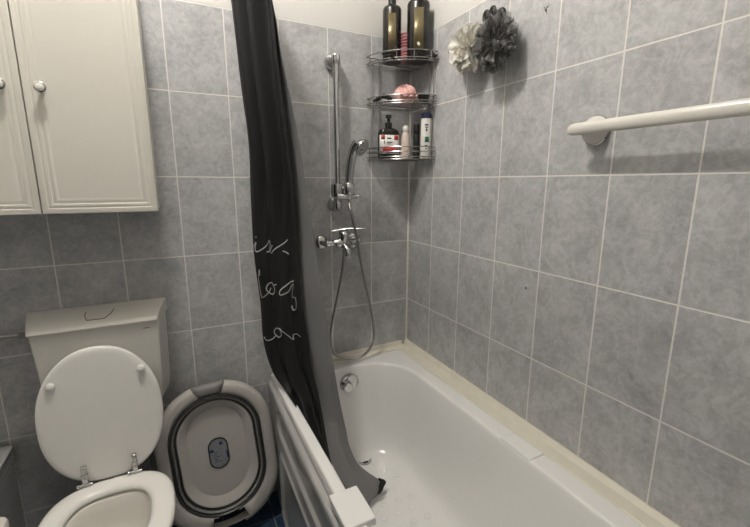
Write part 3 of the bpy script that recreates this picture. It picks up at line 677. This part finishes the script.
# ------------------------------------------------------------------ hooks with two bath poufs
hk = thing('wall_hook', 'black double hook on the right wall holding the bath poufs', 'hook', (0, -.535, 1.995))
for y_, z_ in ((-.532, 1.972), (-.562, 1.974)):
    b = MB(); lathe(b, [(.021, 0), (.0215, .004), (.018, .009), (.010, .012), (.001, .013)], (-.000, y_, z_), (-1, 0, 0), 28)
    tube(b, spline([(-.010, y_, z_ - .004), (-.022, y_, z_ - .014), (-.034, y_, z_ - .014), (-.040, y_, z_ - .002)], 5), .0042, 10); b.build('hook', M['bplastic'], hk)
    b = MB()
    for r_ in (.005, .0095, .014): tube(b, [(-.0385, y_ + r_ * math.cos(2 * PI * k / 28), z_ + 1.25 * r_ * math.sin(2 * PI * k / 28)) for k in range(28)], .0034, 8, closed=True)
    b.build('cord_loop', M['bplastic'], hk)
def pouf(c, R_, seed, m, n_, lbl, squash=(.75, 1, 1)):
    random.seed(seed); b = MB(); c = Vector(c)
    for i in range(n_):
        # a ruffled frill: a fan of cloth, its inner edge at the core and its outer edge waving near radius R
        z = 1 - 2 * (i + .5) / n_; a = i * 2.39996 + random.uniform(-.2, .2)
        d = Vector((math.sqrt(1 - z * z) * math.cos(a), math.sqrt(1 - z * z) * math.sin(a), z))
        s = d.orthogonal().normalized(); s.rotate(Quaternion(d, random.uniform(0, 2 * PI))); t_ = d.cross(s)
        Rr = R_ * random.uniform(.8, 1.05); wv = random.randint(2, 4); ph = random.uniform(0, 6); sp = random.uniform(.55, .95)
        nu_, nv_ = 22, 6; rows = []
        for v in range(nv_ + 1):
            f = v / nv_; row = []
            for u in range(nu_ + 1):
                g = (u / nu_ - .5) * 2; ang_ = g * sp * f ** .6
                p = (d * math.cos(ang_) + s * math.sin(ang_)) * (Rr * (.18 + .82 * f)) + t_ * (R_ * .17 * f * math.sin(wv * PI * g + ph)) + d * (R_ * .05 * f * math.sin(2 * wv * PI * g + ph * 2))
                p = Vector((p.x * squash[0], p.y * squash[1], p.z * squash[2])); q_ = c + p
                q_.x = min(q_.x, -.003 - .002 * random.random()); row.append(q_)
            rows.append(row)
        loft(b, rows, False, False, closed=False)
    return tag(b.build('bath_pouf', m, origin=c, angle=180, recalc=False), lbl, 'bath pouf')
pouf((-.052, -.468, 1.886), .082, 3, M['pouf_w'], 40, 'white ruffled mesh bath pouf hanging left of the charcoal one')
pouf((-.068, -.612, 1.866), .088, 5, M['pouf_g'], 40, 'charcoal ruffled mesh bath pouf hanging from the black hook', squash=(.7, .92, .98))

# ------------------------------------------------------------------ towel rail on the right wall
tr = thing('towel_rail', 'cream oval towel rail with round wall mounts on the right wall', 'towel rail', (-.04, -1.2, 1.56))
b = MB(); ys = [-.915, -.919, -.927, -.942, -1.0, -1.3, -1.6, -1.66, -1.668]
rs = [.005, .011, .0145, .0155, .0155, .0155, .0155, .011, .003]
tube(b, [(-.072, y, 1.566) for y in ys], rs, 24, flat=.62); b.build('bar', M['rail'], tr)
for y in (-.948, -1.62):
    b = MB(); lathe(b, [(.0385, 0), (.039, .002), (.039, .006), (.037, .008)], (0, y, 1.566), (-1, 0, 0), 36); b.build('mount_ring', M['chrome'], tr)
    b = MB(); lathe(b, [(.036, .006), (.036, .012), (.033, .020), (.025, .032), (.016, .044), (.0125, .060), (.011, .072)], (0, y, 1.566), (-1, 0, 0), 36); b.build('mount', M['rail'], tr)

# ------------------------------------------------------------------ light, world, camera
def plight(name, loc, e, r, c):
    L = bpy.data.lights.new(name, 'POINT'); L.energy = e; L.shadow_soft_size = r; L.color = c
    o = bpy.data.objects.new(name, L); o.location = loc; COL.objects.link(o); return o
plight('ceiling_lamp', (-1.10, -.64, 2.87), 55, .055, (1, .955, .89))
w = bpy.data.worlds.new('world'); sc.world = w; w.use_nodes = True
w.node_tree.nodes['Background'].inputs[0].default_value = (0, 0, 0, 1)
cam = bpy.data.cameras.new('camera'); co = bpy.data.objects.new('camera', cam); COL.objects.link(co)
p_, y_, r_ = 1.3711, -.4677, .0013
Rm = Matrix.Rotation(y_, 4, 'Z') @ Matrix.Rotation(p_, 4, 'X') @ Matrix.Rotation(r_, 4, 'Z')
co.matrix_world = Matrix.Translation((-1.0294, -1.6755, 1.4294)) @ Rm
cam.sensor_width = 36; cam.lens = 399.87 / 750 * 36; cam.clip_start = .02
sc.camera = co
sc.view_settings.view_transform = 'Standard'; sc.view_settings.look = 'None'; sc.view_settings.gamma = 1; sc.view_settings.exposure = 0
for o in bpy.data.objects:
    if '_o' in o: del o['_o']
